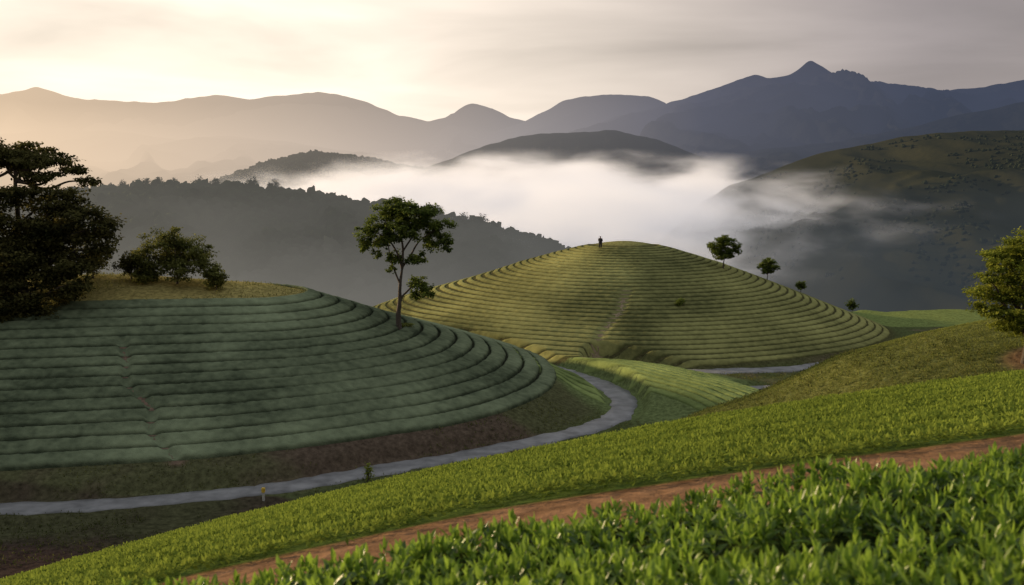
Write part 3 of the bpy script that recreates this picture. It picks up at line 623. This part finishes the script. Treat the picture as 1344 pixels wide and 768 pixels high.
# ---------------------------------------------------------------- fog bank (real volume, with glow added in place of multiple scattering)
def volmat(name,colr,dens,g,emis=0,ecol=(1,1,1),noise=(1,1,1),amp=2.0,off=.85):
    m,nt,N,L=mat(name); out=nd(N,'ShaderNodeOutputMaterial'); pv=nd(N,'ShaderNodeVolumePrincipled')
    pv.inputs['Color'].default_value=(*colr,1); pv.inputs['Density'].default_value=dens; pv.inputs['Anisotropy'].default_value=g
    pv.inputs['Emission Strength'].default_value=emis; pv.inputs['Emission Color'].default_value=(*ecol,1)
    L.new(pv.outputs[0],out.inputs['Volume'])
    tc=nd(N,'ShaderNodeTexCoord'); ln=nd(N,'ShaderNodeVectorMath',operation='LENGTH'); L.new(tc.outputs['Object'],ln.inputs[0])
    mp=nd(N,'ShaderNodeMapping'); mp.inputs['Scale'].default_value=noise; L.new(tc.outputs['Object'],mp.inputs['Vector'])
    no=nd(N,'ShaderNodeTexNoise'); no.inputs['Scale'].default_value=1; no.inputs['Detail'].default_value=5; no.inputs['Roughness'].default_value=.55; no.inputs['Distortion'].default_value=.3; L.new(mp.outputs[0],no.inputs['Vector'])
    a=mth(N,L,'ADD',mth(N,L,'MULTIPLY',mth(N,L,'SUBTRACT',no.outputs['Fac'],.5),amp),mth(N,L,'SUBTRACT',off,ln.outputs['Value']))
    mr=nd(N,'ShaderNodeMapRange'); mr.inputs[1].default_value=0; mr.inputs[2].default_value=.70; mr.inputs[3].default_value=0; mr.inputs[4].default_value=dens; mr.interpolation_type='SMOOTHSTEP'
    L.new(a,mr.inputs[0]); 
    edge=mapr(N,L,ln.outputs['Value'],1.0,.78,0,1); dn=mth(N,L,'MULTIPLY',mr.outputs[0],edge)
    L.new(dn,pv.inputs['Density'])
    L.new(mth(N,L,'MULTIPLY',dn,emis),pv.inputs['Emission Strength'])
    return m
def volobj(name,label,loc,sc,mt,rz=0):
    bm=bmesh.new(); bmesh.ops.create_icosphere(bm,subdivisions=4,radius=1)
    me=bpy.data.meshes.new(name); bm.to_mesh(me); bm.free(); me.materials.append(mt)
    o=bpy.data.objects.new(name,me); COL.objects.link(o); o.location=loc; o.scale=sc; o.rotation_euler=(0,0,rz)
    return tag(o,label,kind='structure')
volobj('fog_bank','bright white fog bank lying in the valley between the hills',(50,1680,-62),(690,900,108),volmat('fog',(.98,.98,1),.0085,.3,.33,(.93,.89,.91),noise=(5.0,5.0,2.4),amp=2.5,off=.90))
# ---------------------------------------------------------------- sun and sky
AZ=math.radians(-62); EL=math.radians(9.5)
sd=Vector((math.sin(AZ)*math.cos(EL),math.cos(AZ)*math.cos(EL),math.sin(EL)))
sl=bpy.data.lights.new('sun','SUN'); sl.energy=5.0; sl.angle=math.radians(2); sl.color=(1,.74,.43); so=bpy.data.objects.new('sun',sl); COL.objects.link(so)
so.rotation_euler=(-sd).to_track_quat('-Z','Y').to_euler()
W=bpy.data.worlds.new('World'); S.world=W; W.use_nodes=True; nt=W.node_tree; N=nt.nodes; L=nt.links; N.clear()
out=nd(N,'ShaderNodeOutputWorld'); bg=nd(N,'ShaderNodeBackground'); L.new(bg.outputs[0],out.inputs[0])
sky=nd(N,'ShaderNodeTexSky'); sky.sky_type='NISHITA'; sky.sun_disc=False; sky.sun_elevation=EL; sky.sun_rotation=AZ
sc_=nd(N,'ShaderNodeVectorMath',operation='SCALE'); sc_.inputs['Scale'].default_value=.10; L.new(sky.outputs[0],sc_.inputs[0])
tc=nd(N,'ShaderNodeTexCoord'); sx=nd(N,'ShaderNodeSeparateXYZ'); L.new(tc.outputs['Generated'],sx.inputs[0])
gd=Vector((math.sin(math.radians(-21)),math.cos(math.radians(-21)),math.sin(math.radians(6)))).normalized()
dt=nd(N,'ShaderNodeVectorMath',operation='DOT_PRODUCT'); dt.inputs[1].default_value=gd; L.new(tc.outputs['Generated'],dt.inputs[0])
gl=mapr(N,L,dt.outputs['Value'],.72,1.0); gp=mth(N,L,'POWER',gl,1.7)
zb=mth(N,L,'ADD',mth(N,L,'MAXIMUM',sx.outputs[2],0),.09)
cb=nd(N,'ShaderNodeCombineXYZ'); L.new(mth(N,L,'DIVIDE',sx.outputs[0],zb),cb.inputs[0]); L.new(mth(N,L,'DIVIDE',sx.outputs[1],zb),cb.inputs[1])
no=nd(N,'ShaderNodeTexNoise'); no.inputs['Scale'].default_value=.60; no.inputs['Detail'].default_value=6; no.inputs['Roughness'].default_value=.45; no.inputs['Distortion'].default_value=.4; L.new(cb.outputs[0],no.inputs['Vector'])
cc=nd(N,'ShaderNodeMix',data_type='RGBA'); cc.inputs[6].default_value=(.375,.325,.325,1); cc.inputs[7].default_value=(1.30,1.12,.93,1); L.new(gp,cc.inputs[0])
cs=mapr(N,L,no.outputs['Fac'],.34,.66,1.2,.74)
hz=mapr(N,L,sx.outputs[2],.02,.12,0,1)
csm=nd(N,'ShaderNodeMix',data_type='FLOAT'); csm.inputs[2].default_value=1.22; L.new(hz,csm.inputs[0]); L.new(cs,csm.inputs[3])
cm=nd(N,'ShaderNodeVectorMath',operation='SCALE'); L.new(cc.outputs[2],cm.inputs[0]); L.new(csm.outputs[0],cm.inputs['Scale'])
m1=nd(N,'ShaderNodeMix',data_type='RGBA'); m1.inputs[0].default_value=.9; L.new(sc_.outputs[0],m1.inputs[6]); L.new(cm.outputs[0],m1.inputs[7])
zr=mapr(N,L,sx.outputs[2],.20,.6)
m2=nd(N,'ShaderNodeMix',data_type='RGBA'); m2.inputs[7].default_value=(.43,.465,.52,1); L.new(zr,m2.inputs[0]); L.new(m1.outputs[2],m2.inputs[6])
L.new(m2.outputs[2],bg.inputs[0]); bg.inputs[1].default_value=1.0
